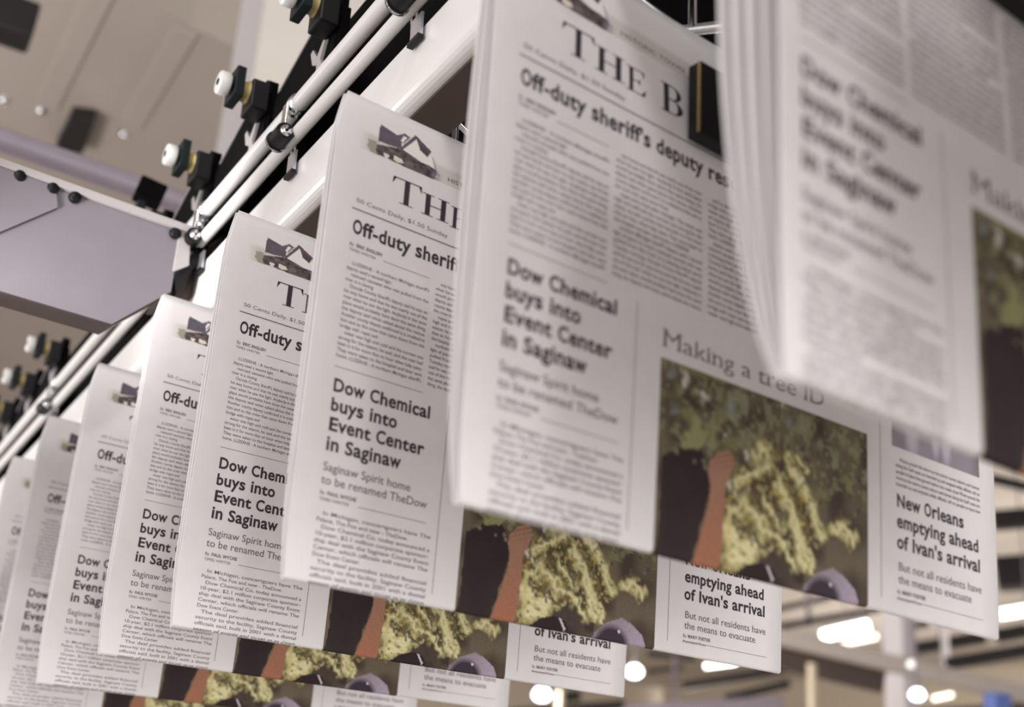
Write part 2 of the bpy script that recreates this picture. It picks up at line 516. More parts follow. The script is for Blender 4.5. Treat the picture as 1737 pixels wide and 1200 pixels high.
def tree_picture():
    nu, nv = 240, 150
    U, V = np.meshgrid(np.linspace(104.8, 256.5, nu), np.linspace(190, 283, nv))
    rng = np.random.default_rng(3)
    n1, n2, n3 = smooth_noise(rng, U.shape, 22), smooth_noise(rng, U.shape, 9), smooth_noise(rng, U.shape, 4)
    img = np.zeros(U.shape + (3,)); img[:] = srgb(104, 94, 76)
    mix(img, np.clip((n1 - .35) * 2.5, 0, 1), (64, 52, 46), .9)
    mix(img, np.clip((n2 - .5) * 3, 0, 1) * (V < 232), (128, 124, 84), .8)
    mix(img, np.clip((n3 - .6) * 4, 0, 1) * (V < 225), (150, 150, 112), .5)
    mix(img, np.clip((n2 - .58) * 4, 0, 1) * (V < 215) * (U > 150), (140, 146, 132), .4)
    mix(img, inside(PICS['dark'], U + 2 * n2, V + 2 * n3), (34, 22, 28), .96)
    mix(img, inside(PICS['lf1'], U + 4 * (n3 - .5), V + 4 * (n2 - .5)), (142, 142, 96), .9)
    mix(img, inside(PICS['fol'], U + 7 * (n2 - .5), V + 7 * (n1 - .5)), (112, 100, 60), .85)
    mix(img, np.clip((n2 - .45) * 3, 0, 1) * inside(PICS['fol'], U, V), (66, 52, 38), .8)
    fm = inside(PICS['fol'], U, V)
    nx, ny = 5 * (n2 - .5) + 4 * (n3 - .5), 5 * (smooth_noise(rng, U.shape, 8) - .5) + 4 * (smooth_noise(rng, U.shape, 4) - .5)
    def streak(pts, r, rgb, a=.92, soft=.55):
        d = np.full(U.shape, 1e9)
        for (x0, y0), (x1, y1) in zip(pts[:-1], pts[1:]):
            t = np.clip(((U + nx - x0) * (x1 - x0) + (V + ny - y0) * (y1 - y0)) / ((x1 - x0) ** 2 + (y1 - y0) ** 2 + 1e-9), 0, 1)
            d = np.minimum(d, np.hypot(U + nx - x0 - t * (x1 - x0), V + ny - y0 - t * (y1 - y0)))
        mix(img, np.clip((1 - d / r) / soft, 0, 1), rgb, a)
    SPRAYS = [([(194, 219), (202.5, 228), (211.5, 236), (220, 251)], 4.6), ([(186, 231), (195, 242), (204, 260), (207, 268)], 4.6),
              ([(164, 246), (175, 254), (187, 258), (200, 270)], 4.8), ([(151, 262), (163, 266), (172, 263)], 8), ([(153, 274), (166, 270)], 6),
              ([(228, 247), (236, 243), (243, 249)], 5.5), ([(170, 222), (178, 217)], 5.5), ([(160, 236), (170, 230), (176, 226)], 4.6),
              ([(178, 240), (184, 247), (192, 252)], 3.8), ([(154, 254), (160, 251)], 4), ([(209, 262), (214, 270)], 2.8), ([(203, 217), (207, 220)], 2.5)]
    for pts, r in SPRAYS: streak(pts, r * 1.25, (132, 124, 78), .8)
    for pts, r in SPRAYS: streak(pts, r * .95, (190, 182, 128), .9)
    for pts, r in SPRAYS: streak(pts, r * .5, (226, 218, 172), .85, .8)
    for pts in ([(199, 231), (206, 240), (214, 254)], [(180, 238), (188, 248), (197, 262)], [(160, 258), (172, 262), (186, 268)], [(176, 232), (182, 238)]):
        streak(pts, 2.2, (62, 50, 42), .8)
    mix(img, fm * np.clip((smooth_noise(rng, U.shape, 3) - .62) * 5, 0, 1), (216, 208, 156), .5)
    mix(img, fm * np.clip((smooth_noise(rng, U.shape, 4) - .7) * 6, 0, 1), (66, 54, 44), .7)
    mix(img, fm * np.clip((smooth_noise(rng, U.shape, 4) - .78) * 6, 0, 1), (196, 172, 72), .7)
    for k in range(90):
        u, v = rng.uniform(106, 255), rng.uniform(191, 236)
        mix(img, blob(U, V, u, v, rng.uniform(1, 2.6)), [(138, 138, 106), (66, 58, 48), (124, 124, 94)][k % 3], .7)
    for (u, v), r in PICS['white']: mix(img, blob(U + .9 * nx, V + .9 * ny, u, v, r * .6, .9), (222, 218, 204), .85)
    for (u, v), r in PICS['blue']: mix(img, blob(U + nx, V + ny, u, v, r * .65, .9), (138, 152, 160), .6)
    arm = inside(PICS['arm'], U, V)
    mix(img, arm, (158, 118, 96))
    mix(img, arm * np.clip((V - 240) / 35, 0, 1), (156, 98, 72), .8)
    mix(img, arm * np.clip((236 - V) / 10, 0, 1) * (np.sin(V * 2.2 + U * .8) > .35), (122, 78, 58), .7)
    mix(img, blob(U, V, 152.4, 262, 2.2, .6, .12), (206, 190, 130), .8)
    mix(img, inside(PICS['head'], U, V), (34, 18, 22))
    mix(img, inside([(178.5, 272.5), (180.5, 273), (184.2, 278), (183.6, 280)], U, V), (206, 196, 200))
    mix(img, np.clip((V - 266) / 8, 0, 1) * (U > 186) * (U < 206) * np.clip((n2 - .2) * 2, 0, 1), (42, 28, 28), .8)
    mix(img, np.clip((V - 262) / 10, 0, 1) * (U > 236), (62, 48, 40), .7)
    capm = inside(PICS['cap'], U, V)
    mix(img, capm, (150, 138, 148))
    mix(img, capm * np.clip((U - 226) / 14, 0, 1), (164, 152, 168), .9)
    mix(img, capm * blob(U, V, 221, 283, 16, .3, 1.15), (44, 34, 48), .97)
    mix(img, blob(U, V, 226.5, 273.6, 1.2), (214, 200, 214))
    mix(img, np.ones(U.shape), (120, 108, 100), .05)
    img *= (.88 + .24 * rng.random(U.shape))[..., None]
    return U, V, img

PAPER = np.array((.70, .665, .655))
def house_picture():
    nu, nv = 190, 70
    U, V = np.meshgrid(np.linspace(11, 131, nu), np.linspace(8, 34.5, nv))
    rng = np.random.default_rng(8)
    n2, n3 = smooth_noise(rng, U.shape, 6), smooth_noise(rng, U.shape, 3)
    img = np.zeros(U.shape + (3,)); img[:] = PAPER
    band = np.clip((V - 19.5) / 3, 0, 1) * np.clip((33 - V) / .6, 0, 1) * np.clip((U - 11.6) / 8, 0, 1)
    mix(img, band * (U < 66), (186, 180, 172), .75)
    mix(img, np.clip((V - 20.5) / 3, 0, 1) * np.clip((33 - V) / .6, 0, 1) * (U >= 65), (190, 184, 178), .75)
    mix(img, inside(PICS['bush'], U + 2 * (n3 - .5), V + 2 * (n2 - .5)), (126, 120, 98), .7)
    mix(img, inside(PICS['low'], U, V), (92, 80, 82))
    mix(img, inside(PICS['low'], U, V) * np.clip((n3 - .5) * 4, 0, 1), (52, 40, 46), .7)
    mix(img, inside(PICS['low'], U, V) * np.clip((n2 - .62) * 5, 0, 1), (134, 132, 120), .5)
    mix(img, inside(PICS['gw'], U, V), (226, 220, 216))
    mix(img, inside(PICS['roof'], U, V), (96, 88, 100))
    mix(img, inside(PICS['roof'], U, V) * np.clip((n2 - .5) * 2, 0, 1), (80, 76, 72), .6)
    mix(img, inside(PICS['gs'], U, V), (98, 88, 100))
    mix(img, inside(PICS['gsw'], U, V), (224, 218, 210))
    mix(img, inside(PICS['gr'], U, V), (92, 80, 90))
    mix(img, inside(PICS['grd'], U, V), (82, 66, 74))
    mix(img, inside(PICS['white2'], U, V), (214, 206, 196))
    mix(img, inside(PICS['white3'], U, V), (216, 206, 194))
    mix(img, inside([(62.2, 18.6), (62.9, 18.4), (66.6, 26.6), (65.8, 26.8)], U, V), (140, 130, 142))
    mix(img, blob(U, V, 66.5, 29.5, 4.2) * np.clip((n3 - .3) * 3, 0, 1), (128, 118, 136), .8)
    return U, V, img

def storm_picture():
    nu, nv = 70, 40
    U, V = np.meshgrid(np.linspace(278, 360, nu), np.linspace(150, 191, nv))
    rng = np.random.default_rng(5)
    img = np.zeros(U.shape + (3,)); img[:] = srgb(150, 144, 152)
    mix(img, smooth_noise(rng, U.shape, 9), (118, 112, 122), .7)
    for u, w in ((296, 8), (318, 5), (328, 6)): mix(img, blob(U, V, u, 178, w, .6, .35), (190, 186, 196), .8)
    mix(img, np.clip((U - 346) / 12, 0, 1), (110, 108, 112), .8)
    return U, V, img
PICTURES = [('tree_picture', tree_picture()), ('house_picture', house_picture()), ('storm_picture', storm_picture())]

# ---------------------------------------------------------------- the folded newspaper
def make_newspaper(gap, r, nests, bulge, curl, label, uL=-2.6):
    root = empty('newspaper', (0, 0, 0), label, 'newspaper', 'newspapers hanging from the conveyor')
    L = H_PAGE - r
    def P(u, s, off, rr=r, gg=gap, inset=0.0):
        """point in millimetres: x right, y away from the reader, z up"""
        w = max(0.0, 1 - max(0.0, u - uL) / 12)
        x = u + w * (4.0 * max(0.0, 1 - s / 26) + 2.4 * max(0.0, (min(s, H_PAGE) - 236) / 44) ** 1.5)
        if s <= L:
            t = s / L
            y = -bulge * math.sin(math.pi * t) * (.35 + .65 * u / W_PAGE) + curl * max(0, 1 - s / 130) ** 2 * max(0, min(1, (u - 40) / 220)) + inset - off
            z = -s
        elif s <= L + math.pi * rr:
            a = (s - L) / rr
            y = inset + rr - (rr + off) * math.cos(a); z = -L - (rr + off) * math.sin(a)
        else:
            t = min(1, (s - L - math.pi * rr) / L)
            y = inset + 2 * rr + gg * math.sin(math.pi * min(1, t * .96)) ** .75 - .4 * bulge * math.sin(math.pi * t) + off; z = -L * (1 - t)
            x = u + w * (4.0 * max(0.0, 1 - (1 - t) * L / 26) + 2.4 * max(0.0, (44 - t * L) / 44) ** 1.5)
        return Vector((x, y, z)) / 1000
    def section(name, u0, rr, gg, inset, tb, parent):
        sec = [(W_PAGE - (W_PAGE - u0 - tb / 2) * (i / 22) ** 1, 0.0) for i in range(23)]
        sec += [(u0 + tb / 2 - tb / 2 * math.sin(a), -tb / 2 + tb / 2 * math.cos(a)) for a in [math.pi * k / 8 for k in range(1, 8)]]
        sec += [(u0 + tb / 2 + (W_PAGE - u0 - tb / 2) * i / 10, -tb) for i in range(11)]
        ss = [L * i / 44 for i in range(45)] + [L + math.pi * rr * i / 10 for i in range(1, 11)] + [L + math.pi * rr + L * i / 24 for i in range(1, 25)]
        vs = [P(u, s, o, rr, gg, inset) for s in ss for u, o in sec]
        n = len(sec); fs = []; sm = []
        for k in range(len(ss) - 1):
            for i in range(n):
                j = (i + 1) % n
                fs.append((k * n + i, k * n + j, (k + 1) * n + j, (k + 1) * n + i)); sm.append(i != n - 1)
        fs += [list(range(n))[::-1], [(len(ss) - 1) * n + i for i in range(n)]]; sm += [False, False]
        me = bpy.data.meshes.new(name)
        me.from_pydata(vs, [], fs)
        me.polygons.foreach_set('use_smooth', sm)
        me.materials.append(M['paper'])
        bm = bmesh.new(); bm.from_mesh(me); bmesh.ops.recalc_face_normals(bm, faces=bm.faces[:]); bm.to_mesh(me); bm.free()
        o = bpy.data.objects.new(name, me); COL.objects.link(o); o.parent = parent
        return o
    tb = .6
    front = section('front_section', uL, r, gap, 0, tb, root)
    for k in range(1, nests):
        section('inner_section', uL + .9 * k, r - k * (tb + .12), gap * (1 - k / nests) ** .8, k * (tb + .12), tb, root)
    def ink(name, I, mat, label):
        me = bpy.data.meshes.new(name)
        me.from_pydata([P(u, v, .12) for u, v in I.v], [], I.f)
        me.materials.append(mat)
        o = bpy.data.objects.new(name, me); COL.objects.link(o); o.parent = front; o['label'] = label
    ink('masthead_lettering', mast, M['ink'], 'large serif masthead letters and the small line above them')
    ink('lead_headline', lead, M['ink'], 'black headline across the upper page')
    ink('side_headline', side, M['ink'], 'black four line headline at the left')
    ink('right_headline', right_head, M['ink'], 'black three line headline at the right')
    ink('picture_title', title, M['text'], 'thin title over the colour picture')
    ink('story_text', body, M['text'], 'small grey story columns and thin rules')
    for name, (U, V, img) in PICTURES:
        nv, nu = U.shape
        me = bpy.data.meshes.new(name)
        me.from_pydata([P(U[j, i], V[j, i], .08) for j in range(nv) for i in range(nu)], [],
                       [(j * nu + i, (j + 1) * nu + i, (j + 1) * nu + i + 1, j * nu + i + 1) for j in range(nv - 1) for i in range(nu - 1)])
        ca = me.color_attributes.new('ink', 'FLOAT_COLOR', 'POINT')
        rgba = np.ones((nv * nu, 4), np.float32); rgba[:, :3] = img.reshape(-1, 3)
        ca.data.foreach_set('color', rgba.ravel())
        me.polygons.foreach_set('use_smooth', [True] * len(me.polygons))
        me.materials.append(M['picture'])
        o = bpy.data.objects.new(name, me); COL.objects.link(o); o.parent = front
        o['label'] = {'tree_picture': 'colour picture of an arm reaching into tree leaves', 'house_picture': 'small masthead picture of a gabled house',
                      'storm_picture': 'small grey picture above the right column'}[name]
    return root

def place(o, i, dx=0, dy=0, dz=0, rz=0):
    p = (i - 3) * STEP
    o.location = (p[0] + dx, p[1] + dy, p[2] + Z0 + dz)
    o.rotation_euler = (0, 0, rz)

n1 = make_newspaper(21, 2.6, 4, 5, 0, 'nearest newspaper of the hanging row, blurred, its spread folded edges at the left', 4)
place(n1, 1)
n2 = make_newspaper(11, 2.2, 3, 5, 10, 'newspaper second in the row, showing THE B beside a black gripper')
place(n2, 2)
n3 = make_newspaper(5, 2.0, 3, 3, 0, 'newspaper third in the row, whole house picture and the letters TH in view')
place(n3, 3)
NL = {4: 'newspaper fourth in the row, only the letter T of the masthead in view',
      5: 'newspaper fifth in the row, its headline cut off at Off-du',
      6: 'newspaper sixth in the row, only the left end of its house picture in view',
      7: 'newspaper seventh in the row, a narrow strip beside the left edge',
      8: 'farthest newspaper in view, a blurred sliver at the lower left corner'}
for i in range(4, 9):
    c = copy_tree(n3)
    c['label'] = NL[i]
    place(c, i, dx=(0, .003, 0, -.002, 0)[i - 4], dz=(0, .0042, .0005, -.001, .001)[i - 4], rz=(0, .004, -.004, .004, -.003)[i - 4])
c = copy_tree(n1)  # unseen copy added to shade the nearest newspaper like the rest
c['label'] = 'unseen newspaper added next in the row toward the reader, just outside the upper right corner'
place(c, 0)

# ---------------------------------------------------------------- the conveyor the newspapers hang from
S = 1.06
EXV, EZV, DHV = Vector(EX), Vector(EZ), Vector(DH)
def polar(ang, X): return X, X * math.tan(math.radians(ang))
Y0, Y1 = -.2, 3.6
# white rail beam with a rounded lower edge and its underside shade painted as a brown strip
XL, ZB, ZT, XR = .281, .446, .4905, .322
rt = empty('rail_beam', rail(XL, ZB, .6), 'white glossy rail beam running above the newspapers, below two white rods', 'beam')
rnd_edge = [(XL + .010 - .010 * math.cos(a), ZB + .010 - .010 * math.sin(a)) for a in [math.pi / 2 * k / 6 for k in range(7)]]
sec = [(XR, ZT), (XL + .002, ZT), (XL, ZT - .002)] + rnd_edge + [(XR, ZB)]
m = Mesh()
n = len(sec)
m.add([rail(x, z, Y0) for x, z in sec] + [rail(x, z, Y1) for x, z in sec],
      [(i, (i + 1) % n, n + (i + 1) % n, n + i) for i in range(n)] + [list(range(n)), list(range(n, 2 * n))])
m.build('beam_body', M['white'], rt)
m = Mesh()
m.box(rail((XL + XR) / 2 + .006, ZB - .0012, (Y0 + Y1) / 2), (EXV, DHV, EZV), ((XR - XL) / 2 - .006, (Y1 - Y0) / 2, .001))
m.build('shade_strip', M['brown'], rt, 'brown strip, painted shade along the underside')

XT = .276
T1 = polar(62.8, XT); T2 = polar(61.5, XT)
t = Mesh().tube(rail(*T1, Y0), rail(*T1, Y1), .0063, n=28).build('guide_rod', M['white'])
tag(t, 'upper white guide rod above the beam, next to the black chain', 'rod', 'white guide rods')
t = Mesh().tube(rail(*T2, Y0), rail(*T2, Y1), .0052, n=28).build('guide_rod', M['white'])
tag(t, 'lower white guide rod, just above the white beam', 'rod', 'white guide rods')
# black guard behind the rods
g = Mesh().box(rail(.312, .560, (Y0 + Y1) / 2), (EXV, DHV, EZV), (.004, (Y1 - Y0) / 2, .068)).build('chain_guard', M['blacksteel'])
tag(g, 'long black steel guard plate behind the white rods and chain', 'guard')

# near-black girder over the newspapers
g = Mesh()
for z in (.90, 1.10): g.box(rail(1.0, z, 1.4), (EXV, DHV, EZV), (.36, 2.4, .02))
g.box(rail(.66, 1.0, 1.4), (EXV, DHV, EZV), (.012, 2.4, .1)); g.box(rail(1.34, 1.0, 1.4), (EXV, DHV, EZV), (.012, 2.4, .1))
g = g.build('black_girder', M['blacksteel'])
tag(g, 'near-black steel girder high over the newspapers', 'girder')

# chain carriers with white rollers
def carrier(y, label):
    rz = .607; rx = .249
    base = rail(.285, .53, y)
    o = empty('chain_carrier', base, label, 'chain carrier', 'chain carriers along the upper rod')
    a = y * 0
    m = Mesh()
    top0, top1 = .286 * math.tan(math.radians(65.55)), .286 * math.tan(math.radians(64.4))
    pts = [rail(.286, .525, y - .004), rail(.286, top0 - .006, y - .004), rail(.286, top0, y + .006), rail(.286, top1, y + .112), rail(.286, top1 - .004, y + .118), rail(.286, .525, y + .118)]
    m.prism(pts, EXV * .008)
    m.box(rail(.291, .575, y + .012), (EXV, DHV, EZV), (.004, .020, .035))
    m.build('link_plate', M['blacksteel'], o)
    e = Mesh().bar(rail(.2855, top0 - .001, y + .014), rail(.2855, top1 - .001, y + .108), .0012, .0025).build('plate_edge', M['steel'], o, 'thin bright edge bar')
    m = Mesh().lathe(rail(rx - .008, rz, y), EXV, [(.002, .0022), (.002, .0092), (.0032, .0103), (.0102, .0103), (.0115, .0092), (.0115, .002)])
    w = m.build('roller', M['whiteplastic'], o, 'white roller')
    Mesh().tube(rail(rx - .0066, rz, y), rail(rx - .004, rz, y), .0030, n=16).build('axle_end', M['blacksteel'], w)
    Mesh().box(rail(rx + .0095, rz + .001, y + .001), (EXV, DHV, EZV), (.004, .013, .014)).build('guide_block', M['tealsquare'], o)
    Mesh().lathe(rail(rx + .012, rz - .001, y), EXV, [(0, .003), (0, .0085), (.006, .0088), (.0065, .0100), (.010, .0100), (.010, .003)]).build('bushing', M['brass'], o, 'yellow bushing')
    m = Mesh().tube(rail(rx - .006, rz, y), rail(.286, rz, y), .0028, n=14)
    m.box(rail(.277, rz - .006, y), (EXV, DHV, EZV), (.008, .012, .014))
    m.build('axle', M['black'], o)
    # bright forked lug standing on the upper rod
    m = Mesh(); hy = y - .0095 + .0335
    xh = .2835
    pr = lambda z, dy: rail(xh, .556 + (z - .556) * 1.3, hy + (dy + .006) * 1.35 - .004)
    m.prism([pr(.556, -.004), pr(.5675, -.004), pr(.5715, .003), pr(.582, .0075), pr(.5835, .0045), pr(.574, -.003), pr(.583, -.0115), pr(.5815, -.014), pr(.5695, -.0085), pr(.556, -.016)], EXV * .0025)
    m.build('forked_lug', M['greylip'], o, 'bright forked metal lug')
    return o
CY = [.7597 + .1415 * k - .0015 * max(0, k - 1) for k in range(-1, 13)]
CL = {0: 'chain carrier whose white roller is cut by the upper frame edge', 1: 'chain carrier with a plain yellow bushing, middle of the three above the grey panel',
      2: 'chain carrier with a white roller just above the grey panel', 3: 'chain carrier partly behind the top edge of the grey panel',
      6: 'chain carrier with a white roller just below the grey panel', 7: 'chain carrier second below the grey panel, by the left edge',
      8: 'chain carrier lowest of those below the grey panel, by the left edge'}
for k, y in enumerate(CY):
    if k - 1 in CL: carrier(y, CL[k - 1])

# chrome clamps that hold the two rods together
def clamp(y, label):
    o = empty('rod_clamp', rail(XT, T2[1], y), label, 'clamp', 'chrome clamps on the white rods')
    m = Mesh().lathe(rail(*T1, y - .005), DHV, [(0, .0064), (0, .0082), (.010, .0082), (.010, .0064)], 28)
    m.bar(rail(XT - .0085, T1[1] - .002, y), rail(XT - .0085, T2[1] - .006, y), .009, .0016, EXV)
    m.build('clamp_ring', M['chrome'], o)
    m = Mesh().tube(rail(XT - .010, T2[1] - .003, y - .011), rail(XT - .010, T2[1] - .003, y + .006), .0072, n=22)
    m.build('black_roller', M['black'], o)
    m = Mesh().lathe(rail(XT - .010, T2[1] - .003, y + .006), DHV, [(0, .0085), (.0022, .0085), (.0022, .001)], 22)
    m.lathe(rail(XT - .010, T2[1] - .003, y - .013), DHV, [(0, .001), (0, .0045), (.002, .0045)], 16)
    m.build('roller_flange', M['chrome'], o)
    m = Mesh().prism([rail(XL - .004, ZT + .006, y - .006), rail(XL - .004, ZT + .006, y + .008), rail(XL - .004, ZT - .010, y + .008), rail(XL - .004, ZT - .013, y - .006)], EXV * .0018)
    m.build('hanging_tab', M['steel'], o, 'thin bright tab over the beam face')
    m = Mesh().box(rail(XL - .0035, ZT - .0125, y + .001), (EXV, DHV, EZV), (.0022, .0075, .0016)).build('tab_lip', M['black'], o, 'dark lip')
    m = Mesh().tube(rail(XL + .004, ZT + .003, y + .016), rail(XL + .004, ZT + .045, y + .019), .0012, n=10)
    m.tube(rail(XL + .004, ZT + .003, y + .022), rail(XL + .004, ZT + .045, y + .028), .0012, n=10)
    m.build('wire_spring', M['chrome'], o)
    return o
for y, l in ((.5949, 'chrome clamp on the white rods at the top of the picture'), (.793, 'chrome clamp on the white rods, just above the third newspaper'),
             (.995, 'chrome clamp on the white rods at the right tip of the grey panel'), (1.529, 'chrome clamp on the white rods low at the left, above the seventh newspaper')):
    clamp(y, l)
# oval slot cover on the beam top gap
p = Mesh().lathe(rail(.306, .497, .648), EXV * -1, [(0, .0055), (.002, .005), (.002, .0005)], 16).build('slot_cover', M['greylip'])
tag(p, 'small pale oval cover in the black gap below the rods', 'cover')

# gripper boxes that hold a newspaper
def gripper(i, v0, v1, label):
    q = (i - 3) * STEP
    P = lambda u, y, v: Vector((q[0] + (u - 5) / 1000, q[1] + y / 1000, q[2] + Z0 - v / 1000))
    o = empty('newspaper_gripper', P(140, -6, v1), label, 'gripper', 'black grippers that hold the newspapers')
    ax = ((1, 0, 0), (0, 1, 0), (0, 0, 1))
    vm, hv = (v0 + v1) / 2, (v1 - v0) / 2
    Mesh().box(P(144, -7.4, vm), ax, (.020, .0042, hv / 1000)).build('jaw_box', M['black'], o)
    Mesh().box(P(123.7, -11.0, vm), ax, (.0004, .0009, hv / 1000 - .001)).build('edge_strip', M['yellowedge'], o, 'worn yellow edge')
    Mesh().box(P(142, 23 if i > 1 else 38, vm), ax, (.018, .003, hv / 1000)).build('back_jaw', M['black'], o)
    m = Mesh()
    m.tube(P(160, -6, v0 + 6), P(162, -6, -14), .003, n=12); m.tube(P(162, -6, -14), P(150, 26, -20), .003, n=12)
    m.tube(P(150, 26, -20), P(142, 24, v0), .003, n=12); m.tube(P(152, 20, -18), P(190, 60, -400), .003, n=12)
    m.tube(P(104, 32, -36), P(106, 32, 8), .0022, n=12); m.tube(P(117, 32, -30), P(112.5, 32, 4), .0022, n=12)
    m.tube(P(117, 32, -30), P(150, 26, -20), .0022, n=12); m.tube(P(104, 32, -36), P(117, 32, -30), .0022, n=12)
    m.build('wire_arm', M['chrome'], o, 'bright wire arms')
    return o
gripper(2, 29, 71, 'black gripper box on the second newspaper, covering the masthead after the B')
for i, l in ((3, 'black gripper on the third newspaper, hidden behind the second'), (4, 'black gripper on the fourth newspaper, hidden behind the third'),
             (5, 'black gripper on the fifth newspaper, hidden behind the fourth'), (6, 'black gripper on the sixth newspaper, hidden behind the fifth'),
             (7, 'black gripper on the seventh newspaper, hidden behind the sixth'), (8, 'black gripper on the eighth newspaper, hidden behind the seventh')):
    gripper(i, 29, 71, l)
gripper(1, 50, 93, 'black gripper at the upper right corner, on the nearest newspaper')

# ---------------------------------------------------------------- grey panel across the conveyor
YP = 0.4112
def onp(pts, dy=0.0): return [on_y(x, y, YP) + Vector((0, dy, 0)) for x, y in pts]
front = [Vector(p) for p in onp([(305, 398), (290, 495), (190, 550)])]
zt = on_y(305, 398, YP).z + .004
xl = -.42
zb = front[2].z
gp = empty('grey_panel', (-.1, YP, zb), 'grey painted steel panel with four dark screws, left of the newspapers', 'panel')
pts = [Vector((xl, YP, zb)), front[2], front[1], Vector((front[0].x, YP, zt)), Vector((xl, YP, zt))]
Mesh().prism(pts, (0, .027, 0)).build('plate', M['greypanel'], gp)
ins = [Vector((p.x, YP + .0002, p.z - .0008)) for p in pts[:3]]
Mesh().prism([p + Vector((0, 0, -.0012)) for p in (pts[0], pts[1], pts[2])] + [pts[2] + Vector((0, 0, .0004)), pts[1] + Vector((0, 0, .0004)), pts[0] + Vector((0, 0, .0004))][0:3], (0, .020, 0)).build('lower_edge', M['brown'], gp, 'lower edge, underside shade painted brown') if False else None
m = Mesh()
a, b, c = pts[0], pts[1], pts[2]
m.prism([a + Vector((0, .001, -.0015)), b + Vector((.0006, .001, -.0015)), b + Vector((0, .001, .0005)), a + Vector((0, .001, .0005))], (0, .028, 0))
nrm = Vector((c.z - b.z, 0, -(c.x - b.x))).normalized() * .0015
m.prism([b + nrm + Vector((0, .001, 0)), c + nrm + Vector((0, .001, 0)), c + Vector((0, .001, 0)), b + Vector((0, .001, 0))], (0, .028, 0))
m.build('lower_edge', M['rim'], gp, 'lower edge, underside shade painted brown')  # underside shade of the grey plate put into the brown colour
m = Mesh()
tip = on_y(332, 381, YP)
m.prism([Vector((xl, YP - .004, zt - .001)), Vector((tip.x, YP - .004, zt - .001)), Vector((tip.x, YP - .004, zt + .0055)), Vector((xl, YP - .004, zt + .0055))], (0, .024, 0))
m.prism([Vector((front[0].x - .001, YP - .002, zt)), Vector((tip.x, YP - .002, zt)), Vector((tip.x - .003, YP - .002, zt - .010)), Vector((front[0].x + .012, YP - .002, zt - .030)), Vector((front[0].x - .001, YP - .002, zt - .040))], (0, .006, 0))
m.build('top_flange', M['greylip'], gp, 'pale top flange')
for x, y in ((32, 300), (88, 321), (126, 336), (296, 397)):
    p = on_y(x, y, YP)
    s = Mesh().lathe(p, (0, -1, 0), [(0, .0052), (.0035, .0050), (.0042, .0042), (.0042, .0005)], 18).build('screw', M['black'], gp, 'dark screw head')
c4 = [on_y(x, y, YP - .003) for x, y in ((101, 286), (98, 352), (4, 392))]
sl = (c4[1].z - c4[2].z) / (c4[1].x - c4[2].x)
pz = c4[1].z + sl * (xl - c4[1].x)
q = [Vector((c4[0].x, YP - .003, zt - .0015)), c4[1], Vector((xl, YP - .003, pz)), Vector((xl, YP - .003, zt - .0015))]
Mesh().prism(q, (0, .003, 0)).build('overlay_plate', M['greypanel'], gp, 'second grey plate lapped over the left end')
# black bracket that ties the panel to the rods
o = empty('rail_bracket', on_y(320, 440, YP), 'black bracket between the grey panel tip and the white rods', 'bracket')
Mesh().prism(onp([(352, 404), (362, 406), (352, 428), (330, 455), (312, 492), (302, 498), (299, 470), (318, 442), (336, 420)], .004), (0, .014, 0)).build('arm', M['black'], o)
Mesh().prism(onp([(352, 428), (374, 404), (400, 386), (398, 470), (330, 500), (305, 498), (330, 455)], .02), (0, .05, 0)).build('shade_block', M['brown'], o, 'brown bracket block, also standing for shade on the beam')  # brown also stands for the panel's shade on the beam face
Mesh().lathe(on_y(341, 381, YP - .006), (0, -1, 0), [(0, .004), (.003, .004), (.004, .002)], 14).build('bolt', M['chrome'], o)

# lamp that floods the rail from below left
s = bpy.data.lights.new('rail_work_light', 'SPOT')
s.energy = 16; s.spot_size = math.radians(38); s.spot_blend = .9; s.shadow_soft_size = .04; s.color = (1, .96, .97)
so = bpy.data.objects.new('rail_work_light', s); COL.objects.link(so)
so.location = rail(-.12, .28, .80)
so.rotation_euler = (rail(.28, .48, 1.02) - so.location).to_track_quat('-Z', 'Y').to_euler()

# ---------------------------------------------------------------- the hall
def struct(m, name, mat):
    o = m.build(name, mat); o['kind'] = 'structure'; return o
BX = ((1, 0, 0), (0, 1, 0), (0, 0, 1))
CEIL = 7.6
struct(Mesh().box((12, 10, -.05), BX, (26, 26, .05)), 'floor', M['floor'])
struct(Mesh().box((14, 13, CEIL + .05), BX, (24, 24, .05)), 'ceiling', M['ceiling'])
struct(Mesh().box((14, 36.6, 3.8), BX, (24, .1, 3.8)), 'wall_back', M['palewall'])
struct(Mesh().box((37, 12, 3.8), BX, (.1, 24, 3.8)), 'wall_right', M['palewall'])

# beige canopy at the upper left
ZS = Z0 + 1.75
cp = [on_z(x, y, ZS) for x, y in ((92, -60), (252, -4), (324, 44), (398, 78), (372, 225), (352, 335), (300, 440), (150, 700), (-60, 800), (-120, 60))]
o = empty('overhead_canopy', cp[4], 'beige clad canopy overhead at the left, with a dark hatch', 'canopy')
Mesh().prism(cp, (0, 0, .25)).build('cladding', M['beige'], o)
m = Mesh()
for a, b in (((199, -70), (79, 178)), ((316, 50), (222, 212))):
    p, q = on_z(*a, ZS), on_z(*b, ZS)
    m.bar(p + Vector((0, 0, -.002)), q + Vector((0, 0, -.002)), .07, .012)
m.build('seam_rib', M['beige'], o)
hp = [on_z(x, y, ZS - .05) for x, y in ((120, 203), (160, 208), (140, 262), (93, 256))]
Mesh().prism(hp, (0, 0, .06)).build('hatch', M['darkbrown'], o, 'dark square hatch')
m = Mesh()
for x, y in ((6, 168), (70, 186), (210, 226)):
    m.lathe(on_z(x, y, ZS), (0, 0, -1), [(0, .017), (.012, .014), (.018, .003)], 12)
    m.build('bolt', M['chrome'], o); m = Mesh()
